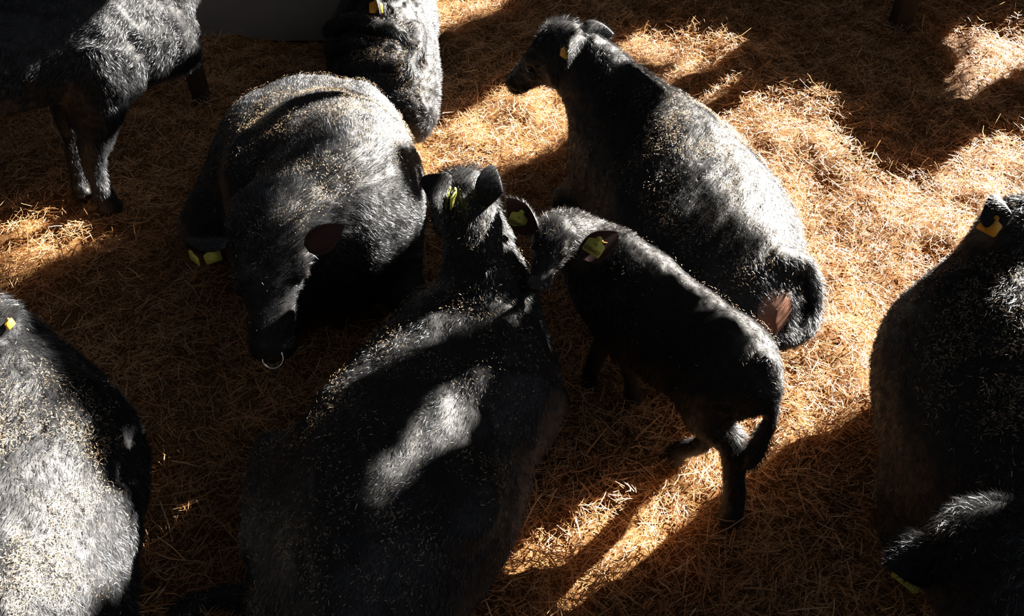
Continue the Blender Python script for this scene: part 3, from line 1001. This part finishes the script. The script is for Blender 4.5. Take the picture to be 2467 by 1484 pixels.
# ---- the cow under the bull's shadow, rump towards the camera, cut by the picture edge
S = Shape()
S.loft([W(-1.78, 1.92, .74, .1, .17), W(-1.72, 1.79, .82, 0, .30), W(-1.65, 1.58, .84, 0, .38), W(-1.60, 1.34, .82, 0, .41), W(-1.55, 1.10, .80, 0, .41), W(-1.51, .88, .78, 0, .39), W(-1.50, .66, .70, 0, .32), W(-1.42, .5, .5, .05, .2)], k=.08)
c9h = Head(P(-130, 790, .92), P(-360, 850, .62), (-.2, .5, .8))
S.loft([(c9h.at(0, 0, -.06), .10, .10, .14), ((-1.73, 1.86, .80), .13, .13, .17), ((-1.70, 1.79, .70), .17, .18, .22), ((-1.66, 1.66, .6), .23, .25, .3)], k=.07)
c9h.build(S)
S.ell((-1.38, 1.64, .46), (.10, .18, .26), k=.1)
S.ell((-1.30, 1.0, .68), (.08, .10, .07), k=.1)
S.ell((-1.26, 1.02, .36), (.12, .24, .26), k=.1)
S.limb([((-1.40, .95, .34), .19), ((-1.32, 1.15, .17), .10), ((-1.30, 1.02, .08), .06)], k=.07)
c9_ears = [(P(-24, 812, 1.0), P(36, 728, 1.05), (-.7, .65, .1), .10, .8)]
cow9, V, Qd = animal('cow', P(150, 1300, 0), S, 'black cow in the corner thickly dusted with straw, shaggy ruff at its withers', 'cow', vox=.010, ears=c9_ears, heads=c9h, seed=47,
    fur=dict(count=27000, length=.024, long=((P(95, 930, .78), .26, 2.2, .45), (P(10, 800, .8), .22, 1.8, .3))))
ear_tag(cow9, P(15, 768, 1.04), (.15, -.05, -1), (.95, -.2, .2), .42, M_TAG_OR, label='orange ear tag seen edge on', off=0.004)
CH['cow9'] = (V, Qd)

# ---- straw chaff lying on their backs
def near(*spots):
    def f(C):
        w = np.full(len(C), 0.06)
        for c, r, a in spots:
            w = np.maximum(w, a * np.clip(1.3 - np.linalg.norm(C - c, axis=1) / r, 0, 1))
        return w
    return f


make_chaff(*CH['bull'], 'fine straw chaff scattered over the back and neck of the bull', 11000, 61, near((P(850, 280, .85), .5, 1), (P(720, 500, .95), .35, .7), (P(940, 330, .75), .4, 1)), (.003, .012))
make_chaff(*CH['cow5'], 'straw bits on the broad back of the cow lying at the centre', 5000, 62, None, (.004, .014))
make_chaff(*CH['cow4'], 'straw chaff on the shoulder and spine of the cow lying beyond the calf', 6500, 63, near((P(1700, 330, .8), .35, 1), (P(1800, 480, .75), .4, .8)), (.004, .018))
make_chaff(*CH['calf'], 'a few straw bits stuck along the back of the calf', 380, 64, None, (.005, .016), .1)
make_chaff(*CH['cow3'], 'straw dust on the creased neck of the cow behind the bull', 3600, 65, near((P(960, 80, .75), .35, 1), (P(1000, 170, .6), .3, 1)), (.004, .015))
make_chaff(*CH['cow1'], 'straw specks on the shoulder of the standing cow', 350, 66, None, (.004, .012), .0)
make_chaff(*CH['cow7'], 'straw bits on the shoulders of the cow lying at the sunlit edge', 2600, 67, near((P(2380, 680, .85), .3, .8), (P(2400, 850, .85), .28, 1), (P(2300, 1000, .8), .5, .2)), (.006, .022))
make_chaff(*CH['cow8'], 'few straw bits on the nape of the cow nearest us', 120, 68, None, (.005, .014))
make_chaff(*CH['cow9'], 'thick layer of chopped straw on the back of the cow in the corner', 8000, 69, near((P(90, 1200, .84), .5, 1), (P(150, 1400, .84), .4, .5)), (.004, .014))


# ------------------------------------------------------------------ straw bed
def ground_h(x, y):
    p = np.stack([x, y, np.zeros_like(x)], -1)
    h = 0.030 * wave_noise(p, 0.9, 101, 2) + 0.028 * wave_noise(p, 2.4, 102, 2) + 0.018 * wave_noise(p, 5.5, 103, 2)
    return h - 0.02


GX0, GX1, GY0, GY1 = -6.0, 6.0, -0.6, 9.0
nx, ny = 181, 145
gx, gy = np.meshgrid(np.linspace(GX0, GX1, nx), np.linspace(GY0, GY1, ny), indexing='ij')
gz = ground_h(gx, gy) - 0.02
gv = np.stack([gx, gy, gz], -1).reshape(-1, 3)
ii, jj = np.meshgrid(np.arange(nx - 1), np.arange(ny - 1), indexing='ij')
a = (ii * ny + jj).ravel()
gq = np.stack([a, a + ny, a + ny + 1, a + 1], 1)
fl = mesh_object('floor', gv, (gq.ravel(), np.full(len(gq), 4)), M_FLOOR)
tag(fl, None, None, None, 'structure')

# footprint raster of the animals, so no stalk grows through them
RES = 0.03
occ = np.zeros((int((GX1 - GX0) / RES) + 1, int((GY1 - GY0) / RES) + 1), bool)
for V in FOOT:
    v = V[V[:, 2] < 0.10]
    i = ((v[:, 0] - GX0) / RES).astype(int)
    j = ((v[:, 1] - GY0) / RES).astype(int)
    ok = (i >= 0) & (j >= 0) & (i < occ.shape[0]) & (j < occ.shape[1])
    m = np.zeros_like(occ)
    m[i[ok], j[ok]] = True
    # fill each row between its contact points when they belong to one body
    for r in range(m.shape[0]):
        k = np.flatnonzero(m[r])
        if len(k) > 1:
            for s, e in zip(k[:-1], k[1:]):
                if e - s < 34:
                    m[r, s:e] = True
    occ |= m
inner = occ.copy()
inner[1:-1, 1:-1] = occ[1:-1, 1:-1] & occ[:-2, 1:-1] & occ[2:, 1:-1] & occ[1:-1, :-2] & occ[1:-1, 2:]


def lay_straw(count, seed, zlo, zhi, lmin, lmax, wmin, wmax, pitch, near_bias):
    rs = np.random.RandomState(seed)
    n = int(count * STRAW)
    y = 0.7 + (7.6 - 0.7) * rs.rand(n * 2) ** near_bias
    hx = 1.35 + 0.56 * y
    x = (rs.rand(n * 2) * 2 - 1) * hx
    keep = rs.rand(n * 2) < hx / hx.max() * 1.2
    i = ((x - GX0) / RES).astype(int)
    j = ((y - GY0) / RES).astype(int)
    keep &= ~inner[i, j]
    keep &= ~((y > 6.0) & (x < -1.15))
    keep &= .788 * x + .616 * y < 8.7
    x, y = x[keep][:n], y[keep][:n]
    n = len(x)
    p = np.stack([x, y, np.zeros(n)], -1)
    ang = rs.rand(n) * math.pi * 2
    flow = 1.6 * wave_noise(p, 1.7, seed + 1, 2)
    tuft = rs.rand(n) < 0.5
    ang = np.where(tuft, flow + rs.normal(size=n) * 0.55, ang)
    el = rs.normal(size=n) * pitch + 0.10
    d = np.stack([np.cos(ang) * np.cos(el), np.sin(ang) * np.cos(el), np.sin(el)], -1)
    ln = (lmin + (lmax - lmin) * rs.rand(n, 1) ** 1.7)
    z = ground_h(x, y) + zlo + (zhi - zlo) * rs.rand(n) ** 1.4 + np.abs(d[:, 2]) * ln[:, 0] * 0.35
    c = np.stack([x, y, z], -1)
    wd = wmin + (wmax - wmin) * rs.rand(n, 1) ** 1.5
    t = np.clip(0.55 + 0.22 * rs.normal(size=n) + 0.12 * wave_noise(p, 1.3, 77, 2), 0, 1)
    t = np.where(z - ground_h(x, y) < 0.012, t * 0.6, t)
    return c, d, ln, wd, t


parts = [lay_straw(70000, 201, -0.008, 0.030, .03, .09, .0018, .0038, .20, 1.0),
         lay_straw(80000, 202, 0.005, 0.050, .018, .085, .0014, .0036, .38, 1.15),
         lay_straw(46000, 203, 0.000, 0.050, .015, .075, .0016, .0042, .42, 2.0),
         lay_straw(13000, 205, 0.020, 0.060, .07, .17, .0022, .0052, .28, 1.6),
         lay_straw(2600, 204, 0.030, 0.070, .05, .17, .0026, .0056, .60, 1.4)]
c, d, ln, wd, t = [np.concatenate([p[k] for p in parts]) for k in range(5)]
rs = np.random.RandomState(210)
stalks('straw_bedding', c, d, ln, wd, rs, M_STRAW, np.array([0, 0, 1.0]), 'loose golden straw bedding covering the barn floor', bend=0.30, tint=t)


# ------------------------------------------------------------------ building parts
def box(name, lo, hi, mat, parent=None):
    lo, hi = np.array(lo, float), np.array(hi, float)
    V = np.array([[(lo, hi)[i][0], (lo, hi)[j][1], (lo, hi)[k][2]] for i in (0, 1) for j in (0, 1) for k in (0, 1)])
    F = [(0, 1, 3, 2), (4, 6, 7, 5), (0, 4, 5, 1), (2, 3, 7, 6), (0, 2, 6, 4), (1, 5, 7, 3)]
    ob = mesh_object(name, V, F, mat, parent, smooth=False)
    bv = ob.modifiers.new('bevel', 'BEVEL')
    bv.width = 0.008
    bv.segments = 2
    return ob


pb = P(487, 238, 0)
post = box('wooden_post', (pb[0] - .05, pb[1] - .05, -0.05), (pb[0] + .05, pb[1] + .05, 3.2), M_POST)
tag(post, 'dark timber post beside the chest of the standing cow', 'post')
pb = P(2168, 55, 0)
post2 = box('wooden_post', (pb[0] - .07, pb[1] - .07, -0.05), (pb[0] + .07, pb[1] + .07, 3.2), M_POST)
tag(post2, 'dark timber post in the shade at the far end of the straw', 'post')
wl = box('wall_back', (-6, 6.1, -0.05), (-1.25, 6.3, 1.1), M_CONC)
tag(wl, None, None, None, 'structure')

# hay hanging over the edge of the low wall
rs = np.random.RandomState(301)
n = 700
hx = P(545, 30, .7)[0] + rs.normal(size=n) * .16
hz = 1.12 - np.abs(rs.normal(size=n)) * .28
c = np.stack([hx + (1.1 - hz) * .2, 6.08 - .02 - .05 * rs.rand(n), hz], -1)
d = norm(np.stack([rs.normal(size=n) * .45, rs.normal(size=n) * .15 - .1, -1.0 + .5 * rs.normal(size=n)], -1))
stalks('hanging_hay', c, d, .08 + .14 * rs.rand(n, 1), .002 + .002 * rs.rand(n, 1), rs, M_STRAW, np.array([0, -1.0, 0.1]), 'wisps of hay hanging over the edge of the dim low wall')

#@@GOBOSTART
# unseen slatted gobo added towards the sun: gaps shaped to cast the light patches
GOBO_GAPS = """;;;;;;;;;;;;;;;;;;;;;;;;;;;;;;;;;;;;;;;;;;;;;;;;;;;;;;132-134;131-134;132-134;132-134;132-134;;;110-119;109-120;109-120;109-121;109-122;84-86,109-123;83-88,107-113,115-124;82-92,95-101,106-114,115-124;80-103,106-114,115-125;79-103,106-125;78-103,106-125;77-124;74-123;72-122;65-123;60-123;50-54,58-113,114-123;49-113,114-122;48-122;46-121;45-121,137-138;45-89,93-121,133-138,144-150;45-87,95-112,114-121,132-136,143-151;45-86,96-111,115-121,132-135,142-152;45-85,96-112,115-122,132-134,142-153;45-82,96-113,116-122,142-154;45-81,96-113,117-123,142-155;46-80,96-114,117-123,142-156;47-79,96-114,117-123,128-129,141-156;48-78,97-114,118-123,127-131,138-156;49-78,97-115,117-124,126-134,137-156;51-55,58-78,98-115,118-155;59-77,98-115,119-155;62-76,98-114,122-155;63-76,98-115,123-134,136-155;63-75,99-121,122-134,137-155;27-30,63-75,99-136,141-156;25-30,63-75,100-136,143-156;24-30,63-75,100-138,144-156;23-30,63-75,101-117,120-138,144-156;22-30,37-38,63-75,102-116,121-124,127-138,145-158;21-31,33-42,63-74,103-116,127-136,146-159;20-42,63-74,103-115,127-133,147-160;20-41,62-74,103-114,124-132,147-161;20-40,61-74,103-113,123-132,147-162;24-40,61-74,104-112,122-133,147-162;25-39,61-73,104-112,121-136,147-162;25-39,60-73,105-112,120-139,148-161;25-37,59-72,105-112,121-141,149-160;26-35,59-71,106-112,120-141,149-159;27-33,59-70,107-113,119-123,129-141,149-158;27-32,59-69,108-114,118-121,130-140,149-158;28-32,58-69,108-120,131-140,149-157;29-32,58-69,109-124,131-139,149-157;29-32,58-68,109-121,122-123,130-138,149-156;30-32,57-68,110-120,128-138,149-155;30-32,57-67,110-120,126-138,149-154;56-67,111-119,125-138,150-153;56-68,112-119,124-137;57-68,112-120,122-138;58-68,113-141;59-68,114-142;59-67,115-142;59-66,115-141;59-65,114-140;59-65,113-139;60-65,112-138;60-66,111-137;60-66,110-137;60-63,109-137;108-137;83-85,108-137;74-90,109-137;73-91,109-136;72-92,110-131;72-93,111-131;56-59,72-94,112-134;55-65,71-100,113-134;55-65,70-102,114-134;55-61,69-104,115-134;54-60,68-107,114-134;54-60,68-108,114-133;54-59,68-109,114-132;54-59,68-111,115-131;54-60,68-112,116-130;54-61,67-112,118-129;54-62,67-112,121-128;54-62,66-112,123-127,134-144;54-61,67-112,133-145;54-62,72-83,90-112,132-145;54-65,73-81,91-112,119-121,132-145;55-65,75-80,91-113,116-121,132-145;56-62,76-79,91-121,132-146;58-61,92-121,124-126,132-146;92-120,123-126,131-146;92-120,122-126,130-142;91-125,130-139;90-125,129-137;89-124,130-136;88-124,130-135;87-113,115-124,130-134;86-112,115-124,130-134;86-111,115-125,130-134;85-110,115-126,131-134;85-109,116-127,132-134;85-108,121-126;86-107,122-125;87-106,123-124;88-105;89-104;90-103;91-101;92-100;93-98;95-97;;;;;;;;65-67,71-76;64-77;64-76;63-76;62-75;62-75;62-75;62-75;63-75;64-74;65-74;65-74;66-74;67-74;67-73;69-72;;;;;;;;;;;;;;;;;;;;;"""
WD, WU0, WDU, WDV, WVH = 8.9, -2.0, 0.04, 0.03, 6.6
sdir, ndir = np.array([math.cos(SUN_AZ), math.sin(SUN_AZ)]), np.array([-math.sin(SUN_AZ), math.cos(SUN_AZ)])
wv, wf = [], []
cols = GOBO_GAPS.split(';')
for ci, col in enumerate(cols):
    z = 0.0
    gaps = [tuple(int(t) * WDV for t in g.split('-')) for g in col.split(',') if g] + [(WVH, WVH)]
    for g0, g1 in gaps:
        if g0 - z > 1e-4:
            for du in (0, WDU):
                for th in (0.0, 0.02):
                    q = sdir * (WD + th) + ndir * (WU0 + ci * WDU + du)
                    wv += [(q[0], q[1], z), (q[0], q[1], g0)]
            k = len(wv) - 8
            wf += [(k, k + 4, k + 5, k + 1), (k + 2, k + 3, k + 7, k + 6), (k, k + 1, k + 3, k + 2), (k + 4, k + 6, k + 7, k + 5), (k, k + 2, k + 6, k + 4), (k + 1, k + 5, k + 7, k + 3)]
        z = g1
for u0, u1 in ((-3.0, WU0), (WU0 + len(cols) * WDU, 16.0)):
    for u in (u0, u1):
        for th in (0.0, 0.02):
            q = sdir * (WD + th) + ndir * u
            wv += [(q[0], q[1], 0), (q[0], q[1], WVH)]
    k = len(wv) - 8
    wf += [(k, k + 4, k + 5, k + 1), (k + 2, k + 3, k + 7, k + 6), (k, k + 1, k + 3, k + 2), (k + 4, k + 6, k + 7, k + 5), (k, k + 2, k + 6, k + 4), (k + 1, k + 5, k + 7, k + 3)]
ws = mesh_object('sun_gobo', np.array(wv), wf, M_GOBO, smooth=False)
tag(ws, None, None, None, 'structure')
